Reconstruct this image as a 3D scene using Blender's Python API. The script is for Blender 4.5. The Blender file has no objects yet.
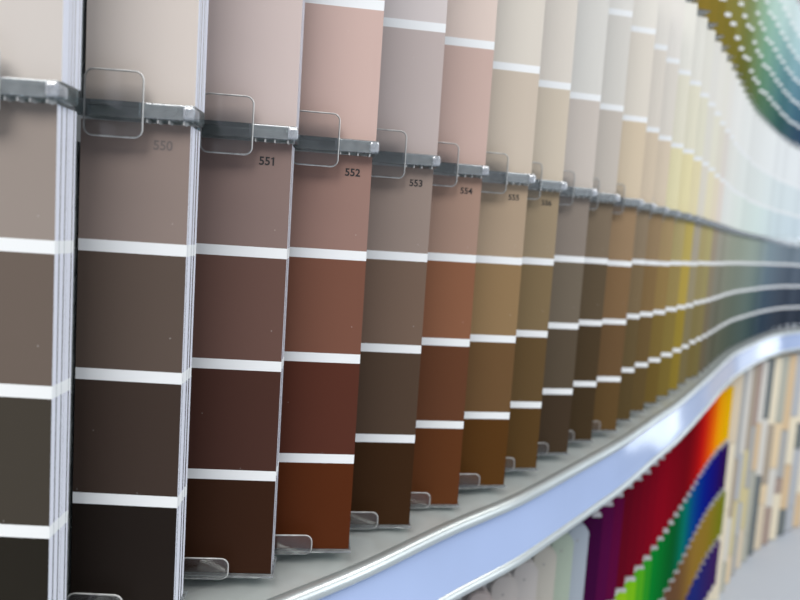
import bpy, bmesh, math, random
from mathutils import Vector, Matrix
random.seed(7)
S = bpy.context.scene
COL = S.collection
H = 1.5                     # height of the camera; all display heights are relative to it

# ------------------------------------------------------------------ colour helpers
def lin(c):
    return tuple(((v/255)/12.92 if v/255 <= .04045 else ((v/255+.055)/1.055)**2.4) for v in c)
E_PRINT = .80
def alb(c, e=E_PRINT, mx=.88):
    return tuple(min(mx, v/e) for v in lin(c))
def mix(a, b, t): return tuple(x+(y-x)*t for x, y in zip(a, b))

# ------------------------------------------------------------------ materials
def new_mat(name):
    m = bpy.data.materials.new(name); m.use_nodes = True
    return m, m.node_tree, m.node_tree.nodes['Principled BSDF']
def plain(name, col, rough=.5, metal=0, spec=.5, noise=0.0, scale=40, bump=0):
    m, nt, p = new_mat(name)
    p.inputs['Roughness'].default_value = rough; p.inputs['Metallic'].default_value = metal
    p.inputs['Specular IOR Level'].default_value = spec
    tc = nt.nodes.new('ShaderNodeTexCoord'); nz = nt.nodes.new('ShaderNodeTexNoise')
    nz.inputs['Scale'].default_value = scale; nz.inputs['Detail'].default_value = 3
    nt.links.new(tc.outputs['Object'], nz.inputs['Vector'])
    mx = nt.nodes.new('ShaderNodeMix'); mx.data_type = 'RGBA'
    mx.inputs[6].default_value = (*[c*(1-noise) for c in col], 1)
    mx.inputs[7].default_value = (*[min(1, c*(1+noise)) for c in col], 1)
    nt.links.new(nz.outputs['Fac'], mx.inputs[0]); nt.links.new(mx.outputs[2], p.inputs['Base Color'])
    if bump:
        b = nt.nodes.new('ShaderNodeBump'); b.inputs['Strength'].default_value = bump; b.inputs['Distance'].default_value = .001
        nt.links.new(nz.outputs['Fac'], b.inputs['Height']); nt.links.new(b.outputs['Normal'], p.inputs['Normal'])
    return m
def printed(name, rough, spec, specks=True):
    """colour comes from the printed inks stored per face; a few pale dust specks"""
    m, nt, p = new_mat(name)
    p.inputs['Roughness'].default_value = rough; p.inputs['Specular IOR Level'].default_value = spec
    at = nt.nodes.new('ShaderNodeAttribute'); at.attribute_name = 'ink'
    src = at.outputs['Color']
    if specks:
        tc = nt.nodes.new('ShaderNodeTexCoord'); vo = nt.nodes.new('ShaderNodeTexVoronoi')
        vo.inputs['Scale'].default_value = 95; nt.links.new(tc.outputs['Object'], vo.inputs['Vector'])
        lt = nt.nodes.new('ShaderNodeMath'); lt.operation = 'LESS_THAN'; lt.inputs[1].default_value = .034
        nt.links.new(vo.outputs['Distance'], lt.inputs[0])
        ml = nt.nodes.new('ShaderNodeMath'); ml.operation = 'MULTIPLY'; ml.inputs[1].default_value = .22
        nt.links.new(lt.outputs[0], ml.inputs[0])
        mx = nt.nodes.new('ShaderNodeMix'); mx.data_type = 'RGBA'; mx.inputs[7].default_value = (.8, .78, .75, 1)
        nt.links.new(ml.outputs[0], mx.inputs[0]); nt.links.new(src, mx.inputs[6]); src = mx.outputs[2]
    nt.links.new(src, p.inputs['Base Color'])
    return m
def clear(name, tint, rough, dif, glo, difcol=(.8, .85, .85)):
    """thin clear acrylic: lets light through, with a gloss and a trace of haze"""
    m = bpy.data.materials.new(name); m.use_nodes = True; nt = m.node_tree; nt.nodes.clear()
    out = nt.nodes.new('ShaderNodeOutputMaterial'); tr = nt.nodes.new('ShaderNodeBsdfTransparent')
    tr.inputs[0].default_value = (*tint, 1)
    df = nt.nodes.new('ShaderNodeBsdfDiffuse'); df.inputs[0].default_value = (*difcol, 1)
    gl = nt.nodes.new('ShaderNodeBsdfGlossy'); gl.inputs['Roughness'].default_value = rough; gl.inputs[0].default_value = (.95, .97, 1, 1)
    nz = nt.nodes.new('ShaderNodeTexNoise'); nz.inputs['Scale'].default_value = 160
    tc = nt.nodes.new('ShaderNodeTexCoord'); nt.links.new(tc.outputs['Object'], nz.inputs['Vector'])
    ml = nt.nodes.new('ShaderNodeMath'); ml.operation = 'MULTIPLY'; ml.inputs[1].default_value = dif*2
    nt.links.new(nz.outputs['Fac'], ml.inputs[0])
    a = nt.nodes.new('ShaderNodeMixShader'); nt.links.new(ml.outputs[0], a.inputs[0])
    nt.links.new(tr.outputs[0], a.inputs[1]); nt.links.new(df.outputs[0], a.inputs[2])
    fr = nt.nodes.new('ShaderNodeFresnel'); fr.inputs[0].default_value = 1.45
    ad = nt.nodes.new('ShaderNodeMath'); ad.operation = 'ADD'; ad.inputs[1].default_value = glo; ad.use_clamp = True
    nt.links.new(fr.outputs[0], ad.inputs[0])
    b = nt.nodes.new('ShaderNodeMixShader'); nt.links.new(ad.outputs[0], b.inputs[0])
    nt.links.new(a.outputs[0], b.inputs[1]); nt.links.new(gl.outputs[0], b.inputs[2])
    nt.links.new(b.outputs[0], out.inputs[0])
    return m
def glassy(name, col, rough, trans, ior=1.45):
    m, nt, p = new_mat(name)
    p.inputs['Base Color'].default_value = (*col, 1); p.inputs['Roughness'].default_value = rough
    p.inputs['Transmission Weight'].default_value = trans; p.inputs['IOR'].default_value = ior
    nz = nt.nodes.new('ShaderNodeTexNoise'); nz.inputs['Scale'].default_value = 220
    tc = nt.nodes.new('ShaderNodeTexCoord'); nt.links.new(tc.outputs['Object'], nz.inputs['Vector'])
    bp = nt.nodes.new('ShaderNodeBump'); bp.inputs['Strength'].default_value = .25; bp.inputs['Distance'].default_value = .0006
    nt.links.new(nz.outputs['Fac'], bp.inputs['Height']); nt.links.new(bp.outputs[0], p.inputs['Normal'])
    return m
M_CARD = printed('printed colour card', .5, .06)
M_STICK = printed('glossy painted stick', .4, .06, False)
M_CHIP = printed('satin stained chip', .5, .12, False)
M_INK = plain('black printing ink', (.012, .011, .012), .5)
M_FAINT = plain('worn grey printing ink', lin((104, 95, 92)), .6)
M_LEDGE = clear('grey tinted acrylic', (.50, .55, .55), .1, .13, .03, (.55, .62, .62))
M_LIP = clear('frosted acrylic', (.78, .82, .82), .12, .17, .08, (.85, .89, .89))
M_GLINT = clear('acrylic with painted highlight', (.9, .93, .95), .1, .34, .12, (.92, .95, 1))  # blue-white haze paints the highlight of the ledge corner
M_TAB = clear('clear acrylic', (.93, .92, .91), .08, .015, .0)
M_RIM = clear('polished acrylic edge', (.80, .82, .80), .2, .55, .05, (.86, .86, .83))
M_PANEL = clear('smoky acrylic edge', (.35, .38, .38), .1, .42, .06, (.30, .33, .32))
M_TRAY = plain('brushed aluminium tray', (.60, .64, .62), .30, .55, .5, .12, 60, .1)
M_TRIM = plain('satin aluminium trim', (.54, .58, .57), .33, .75, .5, .06, 30)
M_FASCIA = plain('glossy pale blue fascia', (.37, .47, .71), .11, 0, .6, .10, 9)
M_WALL = plain('matt grey backing', (.42, .43, .43), .8, 0, .2, .05)
M_RACK = plain('grey rack board', (.46, .47, .48), .6, 0, .3, .05)
M_TOP = plain('blue grey laminate', (.50, .54, .60), .45, 0, .4, .03, 8)
M_FLOOR = plain('grey vinyl floor', (.50, .54, .60), .5, 0, .4, .06, 6)
M_CAP = plain('milky plastic tip', (.50, .49, .50), .3, 0, .5, .03)

# ------------------------------------------------------------------ object helpers
def link(name, mesh, parent=None):
    o = bpy.data.objects.new(name, mesh); COL.objects.link(o)
    if parent: o.parent = parent
    return o
def tag(o, label=None, cat=None, group=None, kind=None):
    if label: o['label'] = label
    if cat: o['category'] = cat
    if group: o['group'] = group
    if kind: o['kind'] = kind
    return o
def place(o, x, y, z, a):
    o.location = (x, y, z); o.rotation_euler = (0, 0, a)
def mesh_from(bm, name, mats, smooth=False):
    me = bpy.data.meshes.new(name)
    bmesh.ops.recalc_face_normals(bm, faces=bm.faces)
    bm.to_mesh(me); bm.free()
    for m in mats: me.materials.append(m)
    if smooth:
        for p in me.polygons: p.use_smooth = True
    return me
def add_box(bm, x0, x1, y0, y1, z0, z1, bevel=0, seg=2):
    r = bmesh.ops.create_cube(bm, size=1)
    vs = r['verts']
    for v in vs:
        v.co = Vector((x0+(v.co.x+.5)*(x1-x0), y0+(v.co.y+.5)*(y1-y0), z0+(v.co.z+.5)*(z1-z0)))
    if bevel:
        es = {e for v in vs for e in v.link_edges}
        bmesh.ops.bevel(bm, geom=list(es), offset=bevel, segments=seg, affect='EDGES', profile=.5)
def rounded(x0, x1, z0, z1, r, n=6):
    pts = []
    for cx, cz, a0 in ((x1-r, z0+r, -90), (x1-r, z1-r, 0), (x0+r, z1-r, 90), (x0+r, z0+r, 180)):
        for k in range(n+1):
            a = math.radians(a0+90*k/n); pts.append((cx+r*math.cos(a), cz+r*math.sin(a)))
    return pts
def add_slab(bm, pts, y0, y1):
    a = [bm.verts.new((x, y0, z)) for x, z in pts]; b = [bm.verts.new((x, y1, z)) for x, z in pts]
    bm.faces.new(a); bm.faces.new(b[::-1])
    n = len(pts)
    for i in range(n):
        bm.faces.new((a[i], b[i], b[(i+1) % n], a[(i+1) % n]))
def add_tube_path(bm, pts, rad, closed=False, n=8):
    """round bead following a list of points"""
    rings = []; N = len(pts)
    for i, p in enumerate(pts):
        q0 = pts[i-1] if (closed or i > 0) else p; q1 = pts[(i+1) % N] if (closed or i < N-1) else p
        t = (Vector(q1)-Vector(q0)).normalized()
        up = Vector((0, 1, 0)) if abs(t.y) < .9 else Vector((0, 0, 1))
        s = t.cross(up).normalized(); w = s.cross(t)
        rings.append([bm.verts.new(Vector(p)+rad*(math.cos(2*math.pi*k/n)*s+math.sin(2*math.pi*k/n)*w)) for k in range(n)])
    for i in range(N if closed else N-1):
        A, B = rings[i], rings[(i+1) % N]
        for k in range(n): bm.faces.new((A[k], A[(k+1) % n], B[(k+1) % n], B[k]))
    if not closed:
        bm.faces.new(rings[0][::-1]); bm.faces.new(rings[-1])

# ------------------------------------------------------------------ plan of the display (an S curve running away to the right)
PTS = [(-.26, .125), (-.205, .183), (-.166, .222), (-.1292, .2598), (-.0914, .2958), (-.0556, .3350), (-.0192, .3715), (.0146, .4140), (.0474, .4530),
       (.0832, .4895), (.1139, .5293), (.1487, .5752), (.1805, .6175), (.2140, .6620), (.2480, .7120), (.2902, .7756),
       (.3468, .8584), (.4687, 1.0557), (.5850, 1.2480), (.6850, 1.4000), (.8861, 1.6700), (1.0423, 1.8300), (1.25, 2.00), (1.50, 2.16)]
def catmull(P, sub=14):
    out = []
    for i in range(len(P)-1):
        p0 = Vector(P[max(0, i-1)]); p1 = Vector(P[i]); p2 = Vector(P[i+1]); p3 = Vector(P[min(len(P)-1, i+2)])
        for k in range(sub):
            t = k/sub
            out.append(.5*((2*p1)+(-p0+p2)*t+(2*p0-5*p1+4*p2-p3)*t*t+(-p0+3*p1-3*p2+p3)*t**3))
    out.append(Vector(P[-1])); return out
def smooth(L, n):
    for _ in range(n):
        L = [L[0]]+[(L[i-1]+2*L[i]+L[i+1])/4 for i in range(1, len(L)-1)]+[L[-1]]
    return L
def resample(L, d):
    out = [L[0]]; acc = 0
    for a, b in zip(L, L[1:]):
        seg = (b-a).length; t = d-acc
        while t <= seg: out.append(a+(b-a)*(t/seg)); t += d
        acc = seg-(t-d)
    return out
CURVE = smooth(resample(catmull(PTS), .004), 60)
ARC = [0]
for a, b in zip(CURVE, CURVE[1:]): ARC.append(ARC[-1]+(b-a).length)
def on_curve(s):
    for i in range(len(ARC)-1):
        if ARC[i+1] >= s:
            t = (s-ARC[i])/(ARC[i+1]-ARC[i]); p = CURVE[i].lerp(CURVE[i+1], t); d = (CURVE[i+1]-CURVE[i]).normalized()
            return p, d
    return CURVE[-1], (CURVE[-1]-CURVE[-2]).normalized()
def arc_at(x, y):
    i = min(range(len(CURVE)), key=lambda k: (CURVE[k]-Vector((x, y))).length); return ARC[i]
NORM = []
for i in range(len(CURVE)):
    d = (CURVE[min(i+4, len(CURVE)-1)]-CURVE[max(0, i-4)]).normalized(); NORM.append(Vector((d.y, -d.x)))   # towards the viewer
def sweep(profile, s0=0, s1=99, step=4, closed=True):
    """a profile of (offset towards the viewer, height) swept along the curve"""
    bm = bmesh.new(); rings = []
    idx = [i for i in range(0, len(CURVE), step) if s0 <= ARC[i] <= s1]
    for i in idx:
        rings.append([bm.verts.new((CURVE[i].x+NORM[i].x*o, CURVE[i].y+NORM[i].y*o, H+z)) for o, z in profile])
    n = len(profile)
    for A, B in zip(rings, rings[1:]):
        for k in range(n if closed else n-1): bm.faces.new((A[k], A[(k+1) % n], B[(k+1) % n], B[k]))
    if closed: bm.faces.new(rings[0]); bm.faces.new(rings[-1][::-1])
    return bm
def circ(o, z, r, n=14): return [(o+r*math.cos(2*math.pi*k/n), z+r*math.sin(2*math.pi*k/n)) for k in range(n)]

# ------------------------------------------------------------------ columns: right front corner of each card and its turn
KNOWN = {549: (-.1292, .2598, 2), 550: (-.0914, .2958, 2.3), 551: (-.0556, .3361, 5.0), 552: (-.0192, .3694, 7.5), 553: (.0146, .4151, 8.3),
         554: (.0474, .4540, 9.3), 555: (.0832, .4890, 11), 556: (.1139, .5293, 12), 557: (.1487, .5752, 13), 558: (.1805, .6185, 13), 559: (.2150, .6590, 13.5)}
COLS = []
for k, (x, y, a) in KNOWN.items(): COLS.append((k, x, y, math.radians(a)))
s = arc_at(.2150, .6590); k = 560
while True:
    s += .0525
    p, d = on_curve(s)
    if p.x > 1.22: break
    COLS.append((k, p.x, p.y, math.radians(14))); k += 1
LAST = COLS[-1][0]

W = .045; T2B, T2T = -.1735, .0388; T1B, T1T = .0470, .2700; T0B = .2780
ST = .0050
BJ = {553: -.0035, 554: -.0038, 555: -.0008, **{q: -.0045 for q in range(567, 620)}}

# colours as read off each swatch, top to bottom, for the dark tier
DARK = {
 549: [(146,136,132), (104,93,87), (66,61,55), (38,35,30)], 550: [(138,124,120), (90,78,72), (63,52,47), (34,28,25)],
 551: [(132,113,110), (101,76,70), (72,47,41), (54,32,21)], 552: [(146,117,110), (117,79,66), (84,47,37), (82,40,18)],
 553: [(146,131,125), (113,94,83), (80,64,53), (58,37,20)], 554: [(160,133,121), (134,91,69), (97,61,42), (92,53,28)],
 555: [(166,147,128), (140,115,84), (105,79,52), (84,54,22)], 556: [(152,136,114), (123,105,78), (96,76,49), (86,63,33)],
 557: [(136,126,119), (110,100,88), (87,76,63), (66,53,40)], 558: [(124,110,94), (92,79,62), (74,60,42), (66,52,34)],
 559: [(148,124,98), (124,98,70), (104,80,54), (94,72,42)], 560: [(140,124,104), (122,104,78), (100,84,56), (88,72,44)],
 561: [(148,126,98), (128,104,70), (106,86,54), (96,78,46)], 562: [(162,140,104), (144,120,76), (122,102,54), (108,88,42)],
 563: [(170,156,112), (150,132,84), (132,114,60), (120,102,48)], 564: [(186,168,98), (176,154,76), (150,130,54), (138,118,46)],
 565: [(170,162,148), (152,142,116), (130,120,90), (118,106,72)], 566: [(172,160,116), (150,138,98), (128,116,76), (116,102,60)],
 567: [(176,166,120), (154,144,100), (132,120,80), (118,106,64)], 568: [(160,148,134), (140,130,112), (118,108,90), (106,96,78)],
 569: [(158,156,146), (134,132,120), (112,110,98), (100,98,84)], 572: [(152,158,146), (128,134,122), (104,110,98), (88,94,82)],
 575: [(150,160,150), (124,134,126), (98,110,102), (78,90,84)], 578: [(146,160,156), (116,132,130), (86,104,104), (64,82,84)],
 581: [(128,146,158), (96,114,130), (64,82,100), (46,62,80)], 584: [(116,130,144), (86,98,114), (62,72,88), (50,58,72)], 592: [(108,122,140), (74,86,106), (52,62,80), (42,50,66)]}
PALE = {
 549: [(205,198,194), (214,208,205), (222,218,215)], 550: [(210,200,194), (218,210,206), (226,220,216)], 551: [(205,189,186), (214,202,200), (222,213,211)],
 552: [(203,176,169), (216,198,193), (224,214,210)], 553: [(190,177,175), (211,202,202), (222,216,216)], 554: [(200,174,166), (220,203,195), (226,216,210)],
 555: [(202,189,175), (216,209,200), (226,220,213)], 556: [(206,194,178), (218,211,203), (226,222,216)], 557: [(202,193,186), (216,214,210), (224,222,219)],
 558: [(198,190,182), (214,211,206), (224,222,218)], 559: [(212,196,173), (221,214,204), (228,224,217)], 560: [(215,199,178), (222,215,206), (228,224,218)],
 561: [(217,202,182), (222,216,208), (229,225,220)], 562: [(228,220,182), (228,224,208), (231,229,222)], 563: [(231,221,178), (229,225,206), (231,229,222)],
 564: [(231,220,182), (229,226,208), (232,230,222)], 565: [(226,220,208), (228,225,216), (232,230,225)], 566: [(230,222,194), (229,226,212), (232,230,224)],
 567: [(228,217,196), (224,219,207), (231,229,222)], 568: [(226,216,208), (222,216,210), (231,229,225)], 569: [(226,228,226), (226,226,222), (232,232,230)],
 572: [(224,231,227), (226,230,228), (231,233,232)], 577: [(214,228,226), (222,229,229), (230,233,234)], 581: [(206,220,226), (216,226,230), (229,233,236)], 592: [(196,211,226), (208,220,229), (226,231,236)]}
TOPS = {   # dark at the foot, paler going up (listed bottom to top)
 560: [(142,118,44), (150,126,52), (158,138,66), (170,154,86), (186,174,116), (204,196,150)],
 563: [(142,120,44), (146,128,56), (152,138,72), (162,152,92), (180,174,118), (200,196,150)],
 568: [(124,116,46), (136,132,64), (148,148,88), (160,164,112), (176,184,140), (198,206,168)],
 572: [(100,112,62), (116,136,88), (134,156,112), (150,176,138), (172,198,168), (204,220,200)],
 575: [(84,118,86), (100,142,112), (122,166,138), (148,188,166), (182,212,196), (212,230,220)],
 579: [(58,98,92), (80,124,126), (104,148,150), (138,178,176), (180,210,206), (214,232,228)],
 584: [(48,74,98), (62,100,122), (90,130,150), (128,166,180), (172,204,210), (210,228,232)],
 592: [(46,66,98), (60,88,118), (84,118,146), (124,156,178), (168,194,208), (206,222,230)]}
def pick(table, c):
    if c in table: return table[c]
    lo = max(k for k in table if k < c); hi = min(k for k in table if k > c); t = (c-lo)/(hi-lo)
    j = random.Random(c*13+len(table)).uniform(-7, 7)
    return [tuple(max(0, min(255, v+j)) for v in mix(a, b, t)) for a, b in zip(table[lo], table[hi])]

WHITE = (.80, .82, .82)
def card_mesh(levels, colours, name, thick=.0018, w=W):
    """levels: heights from bottom up; colours: one per band (linear); front is at y = 0, facing -y"""
    me = bpy.data.meshes.new(name); V = []; F = []; C = []
    for z in levels: V += [(-w, 0, z), (0, 0, z), (0, thick, z), (-w, thick, z)]
    for i in range(len(levels)-1):
        a, b = 4*i, 4*i+4
        F += [(a, a+1, b+1, b), (a+1, a+2, b+2, b+1), (a+2, a+3, b+3, b+2), (a+3, a, b, b+3)]
        e = WHITE if colours[i] is WHITE else (.68, .70, .77)
        C += [colours[i], e, e, e]
    n = 4*(len(levels)-1)
    F += [(3, 2, 1, 0), (n, n+1, n+2, n+3)]; C += [WHITE, WHITE]
    me.from_pydata(V, [], F); me.materials.append(M_CARD)
    at = me.attributes.new('ink', 'FLOAT_COLOR', 'CORNER')
    for p in me.polygons:
        for li in p.loop_indices: at.data[li].color = (*C[p.index], 1)
    me.update(); return me

def number_mesh(txt, size, mat):
    cu = bpy.data.curves.new('digits', 'FONT'); cu.body = txt; cu.size = size; cu.extrude = .00004; cu.offset = size*.022
    cu.align_x = 'CENTER'; cu.align_y = 'CENTER'
    o = bpy.data.objects.new('digits', cu); COL.objects.link(o)
    bpy.context.view_layer.update()
    me = bpy.data.meshes.new_from_object(o.evaluated_get(bpy.context.evaluated_depsgraph_get()))
    bpy.data.objects.remove(o); bpy.data.curves.remove(cu)
    if txt.endswith('1'):                                   # the flag of the figure one
        xm = max(v.co.x for v in me.vertices); ym = max(v.co.y for v in me.vertices); b = bmesh.new(); b.from_mesh(me)
        w = size*.12; t = .00004
        q = [(xm-w*.6, ym), (xm-w*.6, ym-size*.13), (xm-w-size*.14, ym-size*.20), (xm-w-size*.14, ym-size*.11)]
        b.faces.new([b.verts.new((x, y, t*1.1)) for x, y in q]); b.to_mesh(me); b.free()
    me.transform(Matrix.Rotation(math.radians(90), 4, 'X'))
    me.materials.clear(); me.materials.append(mat)
    return me

# ------------------------------------------------------------------ pocket meshes (shared)
def box_mesh(name, mat, *boxes, bevel=.0004):
    bm = bmesh.new()
    for b in boxes: add_box(bm, *b, bevel=bevel)
    return mesh_from(bm, name, [mat])
LE = -.0475
ledge_mid = box_mesh('ledge', M_LEDGE, (LE, .0012, -.0045, .012, -.0072, -.0004), bevel=.0010)
ledge_pale = box_mesh('ledge', M_LIP, (LE, .0012, -.0045, .012, -.0072, -.0004), bevel=.0010)
lip_mid = box_mesh('lip', M_LIP, (-.0212, .0012, -.0054, -.0045, -.0068, -.0008), bevel=.0004)
glint_mid = box_mesh('corner', M_GLINT, (-.0034, .0014, -.0062, .0030, -.0066, -.0012), bevel=.0011)  # added block that carries the painted highlight at the ledge end
ribs_mid = box_mesh('ribs', M_RIM, *[(x, x+.0007, -.0044, .003, -.0086, -.0070) for x in (-.0185, -.0140, -.0095, -.0035)], bevel=.0001)
ledge_low = box_mesh('ledge', M_LIP, (LE, .0012, -.0018, .020, -.0018, -.0003), bevel=.0004)
def tab_mesh(z0, z1, x0=-.0428, x1=-.0194):
    bm = bmesh.new(); add_slab(bm, rounded(x0, x1, z0, z1, .0035), -.0062, -.0050); return mesh_from(bm, 'tab', [M_TAB])
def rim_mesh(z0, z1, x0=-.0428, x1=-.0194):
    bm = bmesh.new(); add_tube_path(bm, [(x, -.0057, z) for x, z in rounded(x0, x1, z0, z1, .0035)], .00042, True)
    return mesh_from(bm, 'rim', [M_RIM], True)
tab_mid, rim_mid = tab_mesh(-.0152, .0112), rim_mesh(-.0152, .0112)
tab_low, rim_low = tab_mesh(-.0002, .0100, -.0440, -.0205), rim_mesh(-.0002, .0100, -.0440, -.0205)
def panel_mesh(h, z0):
    return box_mesh('side_panel', M_PANEL, (-.0474, -.0464, .0000, .028, z0, h), bevel=.0003)
panel2, panel1, panel0 = panel_mesh(.2030, 0), panel_mesh(.2170, 0), panel_mesh(.30, 0)

NAMES = {549: 'taupe grey', 550: 'warm taupe', 551: 'mauve brown', 552: 'reddish brown', 553: 'greyish brown', 554: 'rusty brown', 555: 'golden brown', 556: 'khaki brown',
         557: 'stone grey brown', 558: 'dark umber', 559: 'caramel brown', 560: 'dull brown', 561: 'ochre brown', 562: 'sandy ochre', 563: 'straw khaki', 564: 'mustard yellow', 565: 'grey beige'}
def dark_name(c): return NAMES.get(c) or ('khaki' if c < 568 else 'greenish grey' if c < 575 else 'sage grey' if c < 579 else 'teal grey' if c < 582 else 'navy blue')
def pale_name(c):
    n = {549: 'pale greige', 550: 'pale beige grey', 551: 'pale pink', 552: 'dusty pink', 553: 'pale lilac grey', 554: 'pale salmon', 555: 'pale sand', 556: 'pale oatmeal', 557: 'pale stone', 558: 'pale putty', 559: 'pale tan', 560: 'pale peach', 561: 'pale biscuit'}
    return n.get(c) or ('pale cream' if c < 569 else 'off-white' if c < 576 else 'pale icy blue')
def top_name(c): return 'olive' if c < 568 else 'olive green' if c < 572 else 'sea green' if c < 577 else 'dark teal' if c < 581 else 'slate blue'
ORD = ['zeroth', 'first', 'second', 'third', 'fourth', 'fifth', 'sixth', 'seventh', 'eighth', 'ninth', 'tenth', 'eleventh', 'twelfth', 'thirteenth', 'fourteenth', 'fifteenth',
       'sixteenth', 'seventeenth', 'eighteenth', 'nineteenth', 'twentieth']
TENS = {2: 'twenty', 3: 'thirty', 4: 'forty'}
def ordn(n):
    if n <= 20: return ORD[n]
    t, u = divmod(n, 10)
    return TENS[t][:-1]+'ieth' if u == 0 else TENS[t]+'-'+ORD[u]
def where(c):
    if c == 549: return 'at the left edge beside card 550'
    if c <= 556: return f'numbered {c}'
    return f'{ordn(c-556)} right of card 556'
def where_up(c):
    if c == 549: return 'at the upper left edge'
    if c <= 556: return f'directly above card {c}'
    return f'{ordn(c-556)} right of the one above card 556'

# per-card height of the two white stripes of the pale tier
PS = {549: .1190, 550: .1190, 551: .1190, 552: .1150, 553: .1190, 554: .1215, 555: .1168, 556: .1160, 557: .1185, 558: .1200, 559: .1190, 560: .1180, 561: .1175}
DS = {557: .0018, 558: .0010, 559: -.0008, 560: .0010}

def pocket(c, x, y, z, a, tier):
    ledge, tab, rim, panel = {2: (ledge_low, tab_low, rim_low, panel2), 1: (ledge_mid, tab_mid, rim_mid, panel1), 0: (ledge_low, tab_low, rim_low, panel0)}[tier]
    r = bpy.data.objects.new('card_pocket', None); COL.objects.link(r); place(r, x, y, z, a); r.empty_display_size = .01
    n = {2: 'lower', 1: 'upper', 0: 'topmost'}[tier]
    if tier == 2:
        wh = {True: f'holding the dark card {where(c)}'}[True]
    elif tier == 1: wh = f'holding the pale card {where_up(c)}'
    else: wh = f'holding the {top_name(c)} card {where_top(c)}'
    tag(r, f'clear acrylic pocket {wh}', 'card holder', f'acrylic pockets of the {n} tier')
    link('ledge', ledge_pale if tier == 1 and c >= 555 else ledge, r)
    if tier == 1: tag(link('front_lip', lip_mid, r), 'frosted grey lip'); tag(link('lip_glint', glint_mid, r), 'rounded corner with painted highlight')
    if tier == 1 and c <= 558: tag(link('ledge_ribs', ribs_mid, r), 'small whitish ribs')
    t = link('tab', tab, r); tag(link('tab_rim', rim, t), 'whitish polished edge')
    link('side_panel', panel, r)
    return r
T0FIRST = 562
def where_top(c): return f'{ordn(c-T0FIRST+1)} from the left in the topmost tier'

def card(c, x, y, a, tier):
    if tier == 2:
        cols = [alb((v[0], v[1]*.995, v[2]*.965), 1.02) for v in pick(DARK, c)][::-1]; j = DS.get(c, random.uniform(-.0006, .0006))
        cs = [-.1232+j, -.0682+j, -.0132+j]; b, t = T2B+BJ.get(c, 0), T2T
    elif tier == 1:
        cols = [alb((v[0]*.985, v[1]*.985, v[2]*.97), 1.04 if c < 566 else 1.0) for v in pick(PALE, c)]; g = max(0, min(1, (c-562)/8)); q = PS.get(c, .1175-.0075*g+random.uniform(-.0015, .0015)); dq = .079-.009*g
        cs = [q, q+dq]; b, t = T1B, T1T
    else:
        cols = [alb(v, 1.10) for v in pick(TOPS, c)]; j = random.uniform(-.006, .006) if c < 576 else random.uniform(-.0015, .0015)
        cs = [T0B+.042+.048*k+j for k in range(5)]; b, t = T0B, T0B+.29
    lv = [b]; cc = []
    for k, z in enumerate(cs):
        cc += [cols[k], WHITE]; lv += [z-ST/2, z+ST/2]
    cc.append(cols[-1]); lv.append(t)
    lv = [z-b for z in lv]
    me = card_mesh(lv, cc, 'colour_card')
    o = link('colour_card', me); place(o, x, y, H+b, a)
    return o

for c, x, y, a in COLS:
    # dark tier
    o = card(c, x, y, a, 2)
    tag(o, f'{dark_name(c)} four-swatch colour card {where(c)}', 'colour card', 'dark colour cards of the lower tier')
    if 550 <= c <= 556:
        n = link('printed_number', number_mesh(str(c), .0054, M_FAINT if c == 550 else M_INK), o)
        n.location = (-.0112+(.0014 if c > 551 else 0), -.00005, .0299-T2B-BJ.get(c, 0))
        tag(n, 'faint grey number' if c == 550 else 'black printed number')
    nstack = 7 if c <= 552 else 3 if c <= 556 else 0
    for k in range(1, nstack+1):
        b = bpy.data.objects.new('colour_card', o.data); COL.objects.link(b)
        place(b, x-math.sin(a)*.0021*k+random.uniform(-.0003, .0001), y+math.cos(a)*.0021*k, o.location.z, a)
        tag(b, f'colour card stacked behind the {dark_name(c)} card {where(c)}', 'colour card', f'stack behind the {dark_name(c)} lower card')
    pocket(c, x, y, H+T2B+BJ.get(c, 0), a, 2)
    # pale tier
    dx = .0014
    o = card(c, x+dx, y, a, 1)
    tag(o, f'{pale_name(c)} colour card {where_up(c)}', 'colour card', 'pale colour cards of the upper tier')
    for k in range(1, nstack+1):
        b = bpy.data.objects.new('colour_card', o.data); COL.objects.link(b)
        place(b, x+dx-math.sin(a)*.0021*k+random.uniform(-.0003, .0001), y+math.cos(a)*.0021*k, o.location.z, a)
        tag(b, f'colour card stacked behind the {pale_name(c)} card {where_up(c)}', 'colour card', f'stack behind the {pale_name(c)} upper card')
    pocket(c, x+dx, y, H+T1B, a, 1)
    if c >= T0FIRST:
        o = card(c, x+dx, y, a, 0)
        tag(o, f'{top_name(c)} colour card with white stripes, {where_top(c)}', 'colour card', 'green and blue colour cards of the topmost tier')
        pocket(c, x+dx, y, H+T0B, a, 0)

# ------------------------------------------------------------------ fascia, tray and trims under the cards
r = bpy.data.objects.new('display_fascia', None); COL.objects.link(r); r.location = (.0146, .415, H-.21); r.empty_display_size = .02
tag(r, 'curved glossy pale blue fascia with silver trims running below the dark cards', 'fascia')
bpy.context.view_layer.update()
inv = Matrix.Translation(-Vector(r.location))
def fpart(name, bm, mat, parent=r, smooth=True):
    bm.transform(inv); return link(name, mesh_from(bm, name, [mat], smooth), parent)
fpart('tray', sweep([(-.058, -.1800), (-.02, -.1802), (.004, -.1838), (.006, -.1870), (-.058, -.1870)]), M_TRAY, smooth=False)
fpart('upper_trim', sweep(circ(.0065, -.1868, .0048)), M_TRIM)
fpart('lower_trim', sweep(circ(.0088, -.2318, .0046)), M_TRIM)
cuts = [0, arc_at(.0225, .424), arc_at(.1750, .610), arc_at(.42, .975), 99]
for s0, s1 in zip(cuts, cuts[1:]):
    fpart('fascia_panel', sweep([(.0068, -.189), (.0112, -.229), (-.006, -.229), (-.006, -.189)], s0, s1, 1), M_FASCIA, smooth=False)

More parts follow.
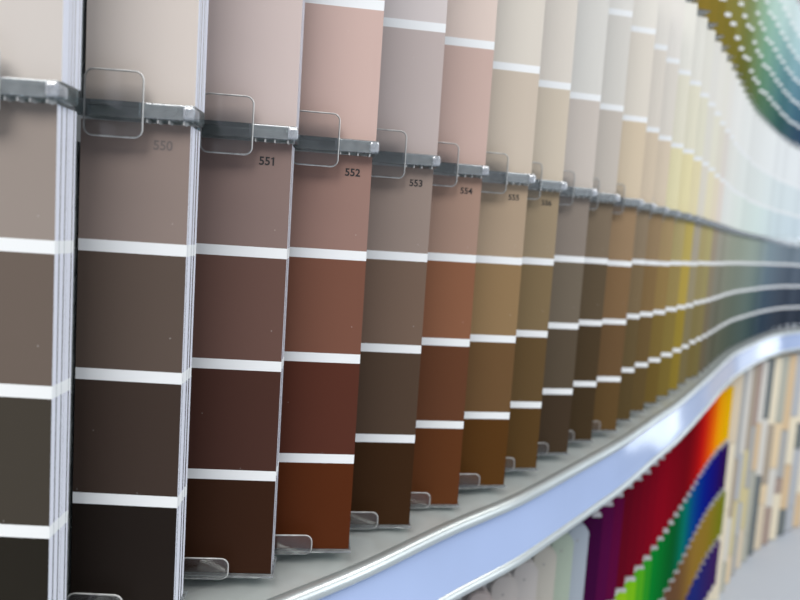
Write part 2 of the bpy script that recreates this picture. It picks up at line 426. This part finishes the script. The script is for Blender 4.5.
# ------------------------------------------------------------------ rack for sticks and chips
SPLIT = arc_at(.735, 1.482)
rk = bpy.data.objects.new('sample_rack', None); COL.objects.link(rk); rk.location = (.0146, .415, H-.77); rk.empty_display_size = .02
tag(rk, 'curved grey rack with shelves carrying the colour sticks and chips', 'rack')
inv2 = Matrix.Translation(-Vector(rk.location))
def rpart(name, bm, mat):
    bm.transform(inv2); return link(name, mesh_from(bm, name, [mat]), rk)
rpart('back_board', sweep([(-.056, -.238), (-.050, -.238), (-.050, -.768), (-.056, -.768)]), M_RACK)
ROWZ = [(-.2630, -.3860), (-.3900, -.4955), (-.4995, -.6045), (-.6085, -.715)]   # top and foot of each row of sticks
ROWO = [-.006, -.005, -.004, -.003]
for (zt, zb), o in zip(ROWZ, ROWO):
    rpart('shelf', sweep([(-.050, zb-.0025), (o-.004, zb-.0025), (o-.004, zb-.0004), (-.050, zb-.0004)], 0, SPLIT-.01), M_RACK)

def with_ink(bm, name, col, mat, smooth=False):
    me = mesh_from(bm, name, [mat], smooth)
    at = me.attributes.new('ink', 'FLOAT_COLOR', 'CORNER')
    for d in at.data: d.color = (*col, 1)
    return me
SW, STH = .0225, .0110
def stick_body(h, col):
    bm = bmesh.new()
    w = SW; pts = [(-w, 0), (0, 0), (0, h-.0085), (-.0038, h-.0025), (-.0080, h), (-w+.0080, h), (-w+.0038, h-.0025), (-w, h-.0085)]
    add_slab(bm, pts, 0, STH)
    bmesh.ops.recalc_face_normals(bm, faces=bm.faces)
    es = [e for e in bm.edges if abs(e.verts[0].co.y-e.verts[1].co.y) < 1e-6]
    bmesh.ops.bevel(bm, geom=es, offset=.0011, segments=2, affect='EDGES')
    return with_ink(bm, 'stick', col, M_STICK)
bmc = bmesh.new()
add_slab(bmc, [(-.0135, -.0035), (-.0015, -.0035), (-.0015, -.0005), (-.0030, .0022), (-.0055, .0036), (-.0095, .0036), (-.0120, .0022), (-.0135, -.0005)], -.0004, STH+.0004)
bmesh.ops.recalc_face_normals(bmc, faces=bmc.faces)
bmesh.ops.bevel(bmc, geom=list(bmc.edges), offset=.0012, segments=2, affect='EDGES')
cap_me = mesh_from(bmc, 'cap', [M_CAP])
bmh = bmesh.new(); add_tube_path(bmh, [(-.012, -.0001, -.016), (-.012, .0004, -.016)], .0011, False, 10)
hole_me = mesh_from(bmh, 'mark', [plain('grey mark', (.28, .27, .26), .6)])

def ramp(stops, t):
    for (t0, c0), (t1, c1) in zip(stops, stops[1:]):
        if t <= t1: return mix(c0, c1, max(0, (t-t0)/(t1-t0)))
    return stops[-1][1]
R1W = [('pinkish white', (206,196,190)), ('ivory white', (208,204,196)), ('pinkish white', (204,192,186)), ('warm white', (206,200,194)), ('warm white', (208,203,198)), ('cream grey', (206,202,190)), ('pale green', (188,202,184)), ('pale blue grey', (186,196,206))]
R1 = [(0, (56,0,50)), (.05, (84,4,62)), (.10, (92,0,50)), (.12, (96,0,24)), (.30, (134,0,24)), (.5, (112,0,16)), (.60, (150,6,14)), (.68, (190,20,12)), (.74, (205,60,6)), (.82, (224,104,0)), (.88, (226,150,0)), (1, (216,172,0))]
R2 = [(0, (170,190,30)), (.12, (120,180,20)), (.25, (0,120,40)), (.4, (0,84,34)), (.5, (0,110,96)), (.6, (0,70,130)), (.75, (0,26,128)), (.88, (20,10,110)), (1, (44,4,70))]
R3 = [(0, (96,66,50)), (.25, (104,74,48)), (.5, (140,108,44)), (.75, (138,112,36)), (1, (110,118,20))]
R4 = [(0, (30,40,110)), (1, (60,28,84))]
def hue_name(row, t):
    if row == 0: return 'dark purple' if t < .07 else 'plum purple' if t < .11 else 'dark red' if t < .58 else 'bright red' if t < .72 else 'orange' if t < .85 else 'golden yellow'
    if row == 1: return 'lime green' if t < .18 else 'green' if t < .45 else 'teal' if t < .55 else 'blue' if t < .85 else 'deep violet'
    if row == 2: return 'brown' if t < .35 else 'ochre' if t < .85 else 'olive green'
    return 'navy blue' if t < .5 else 'dark violet'
ROWN = ['top row of sticks', 'second row of sticks', 'third row of sticks', 'bottom row of sticks']
STARTS = [arc_at(.028, .428)+.020, arc_at(.250, .715), arc_at(.40, .945), arc_at(.605, 1.28)]
PITCH = .0365
for row in range(4):
    zt, zb = ROWZ[row]; off = ROWO[row]
    s = STARTS[row]; i = 0
    spots = []
    while s < SPLIT-.010: spots.append(s); s += PITCH
    nw = len(R1W) if row == 0 else 0
    for i, s in enumerate(spots):
        p, d = on_curve(s); nrm = Vector((d.y, -d.x)); p = p+nrm*off
        a = math.radians(10)
        t = (i-nw)/max(1, len(spots)-nw-1)
        if i < nw: nm, rgb = R1W[i]
        else: rgb = ramp([R1, R2, R3, R4][row], t); nm = hue_name(row, t)
        jz = random.uniform(-.0015, .0015)
        o = link('colour_stick', stick_body(zt-zb+jz, alb(rgb, 1.32 if i < nw else .90)))  # off-white sticks carry the shade under the fascia in their colour
        place(o, p.x, p.y, H+zb, a)
        tag(o, f'{nm} round-topped colour stick, {ordn(i+1)} from the left in the {ROWN[row]}', 'colour stick', f'colour sticks in the {ROWN[row]}')
        k = None
        if i >= nw:
            k = link('cap', cap_me, o); k.location = (0, 0, zt-zb+jz-.0030); tag(k, 'whitish tip')
        if i < nw:
            m = link('mark', hole_me, o); m.location = (0, 0, zt-zb+jz); tag(m, 'small grey mark')

# ------------------------------------------------------------------ chips on the far curve
PALC = [('cream', (216,206,182)), ('tan', (200,176,142)), ('beige', (204,190,166)), ('grey', (160,160,158)), ('blue grey', (168,171,175)), ('pinkish brown', (156,138,128)),
        ('khaki', (196,184,140)), ('dark slate', (104,110,110)), ('pale grey', (200,197,189)), ('sand', (212,192,158)), ('taupe', (160,148,132)), ('sage grey', (166,166,154))]
SEQ = [[2, 3, 8, 10, 5, 8, 7, 0, 11, 1, 4, 0, 5, 9, 3, 2], [0, 10, 4, 6, 3, 1, 8, 10, 9, 3, 0, 7, 2, 6, 4, 1], [0, 8, 6, 4, 6, 11, 7, 9, 8, 5, 1, 4, 0, 3, 9, 2], [0, 11, 9, 3, 2, 11, 7, 2, 5, 0, 7, 4, 1, 8, 2, 3]]
CW, CT = .050, .010
s = SPLIT+.020; i = 0; rown = ['top', 'second', 'third', 'bottom']
rng = random.Random(5)
while s < ARC[-1]-.12 and i < 16:
    p, d = on_curve(s)
    base = [-.2500, -.430, -.560, -.665, -.7665]
    bound = [base[0]]+[b+rng.choice((-.028, 0, .028))+rng.uniform(-.006, .006) for b in base[1:4]]+[base[4]]
    for row in range(4):
        z1, z0 = bound[row]-.001, bound[row+1]+.0005
        nm, rgb = PALC[SEQ[row][i]]
        bm = bmesh.new(); add_box(bm, -CW, 0, 0, CT+.002*rng.random(), 0, z1-z0, bevel=.0016)
        o = link('sample_chip', with_ink(bm, 'chip', alb(rgb, .88), M_CHIP))
        place(o, p.x, p.y, H+z0, math.radians(12))
        tag(o, f'{nm} upright sample chip, {ordn(i+1)} from the left in the {rown[row]} row of chips', 'sample chip', 'sample chips on the far curve')
    s += .0540; i += 1

# ------------------------------------------------------------------ base cabinet with a worktop, backing wall, floor
bc = bpy.data.objects.new('base_cabinet', None); COL.objects.link(bc); bc.location = (.3, .7, 0); bc.empty_display_size = .05
tag(bc, 'curved base cabinet with a smooth blue grey top below the chips', 'cabinet')
inv3 = Matrix.Translation(-Vector(bc.location))
bm = sweep([(-.056, -.770), (.36, -.770), (.365, -.775), (.365, -.795), (-.056, -.795)], arc_at(-.02, .37), 99, 6); bm.transform(inv3)
link('worktop', mesh_from(bm, 'worktop', [M_TOP]), bc)
bm = sweep([(-.056, -.796), (.34, -.796), (.34, -H+.001), (-.056, -H+.001)], arc_at(-.02, .37), 99, 6); bm.transform(inv3)
link('body', mesh_from(bm, 'body', [M_RACK]), bc)
w = link('wall_back', mesh_from(sweep([(-.060, -H), (-.060, .90), (-.10, .90), (-.10, -H)], 0, 99, 6), 'wall', [M_WALL])); tag(w, kind='structure')
bm = bmesh.new(); add_box(bm, -3, 5, -3, 5, -.05, 0); f = link('floor', mesh_from(bm, 'floor', [M_FLOOR])); tag(f, kind='structure')

# ------------------------------------------------------------------ light: ceiling panels of the shop and its daylight windows
def area(name, loc, target, sx, sy, power, col):
    L = bpy.data.lights.new(name, 'AREA'); L.shape = 'RECTANGLE'; L.size = sx; L.size_y = sy; L.energy = power; L.color = col
    o = bpy.data.objects.new(name, L); COL.objects.link(o); o.location = loc
    o.rotation_euler = (Vector(target)-Vector(loc)).to_track_quat('-Z', 'Y').to_euler(); return o
area('ceiling_panel', (-.9, -1.5, 3.5), (-.9, -1.5, 0), 2.2, 1.6, 104, (1, .97, .94))
area('ceiling_panel', (1.6, -.9, 3.5), (1.6, -.9, 0), 1.6, 1.6, 40, (1, .97, .95))
area('ceiling_panel', (2.6, 1.0, 3.5), (2.6, 1.0, 0), 1.2, 1.2, 34, (1, .98, .94))
area('shop_window', (4.5, 4.45, 1.35), (0, 4.45, 1.35), 1.15, 2.4, 19, (.86, .93, 1))
area('shop_window', (4.5, 2.85, 1.5), (0, 2.85, 1.5), .5, 2.0, 9, (.86, .93, 1))
area('shop_window', (4.0, .2, 1.6), (0, .2, 1.6), 1.6, 2.2, 34, (.90, .95, 1))
wd = bpy.data.worlds.new('shop'); S.world = wd; wd.use_nodes = True
bg = wd.node_tree.nodes['Background']; bg.inputs[0].default_value = (.80, .87, 1, 1); bg.inputs[1].default_value = .35

# ------------------------------------------------------------------ camera
roll, pitch = .0655680454, .0939216949
cp, sp = math.cos(pitch), math.sin(pitch); r0 = Vector((1, 0, 0)); fw = Vector((0, cp, -sp)); up = Vector((0, sp, cp))
c_, s_ = math.cos(roll), math.sin(roll)
right = c_*r0+s_*up; upv = -s_*r0+c_*up
cam = bpy.data.cameras.new('camera'); co = bpy.data.objects.new('camera', cam); COL.objects.link(co)
m = Matrix.Identity(4)
for i in range(3):
    m[i][0] = right[i]; m[i][1] = upv[i]; m[i][2] = -fw[i]
m.translation = (0, 0, H); co.matrix_world = m
cam.sensor_width = 36; cam.lens = 31.5; cam.clip_start = .01
cam.dof.use_dof = True; cam.dof.focus_distance = .345; cam.dof.aperture_fstop = 8.0; cam.dof.aperture_blades = 0
S.camera = co
S.view_settings.view_transform = 'Standard'; S.view_settings.look = 'None'; S.view_settings.gamma = 1; S.view_settings.exposure = .10
S.view_settings.use_curve_mapping = False
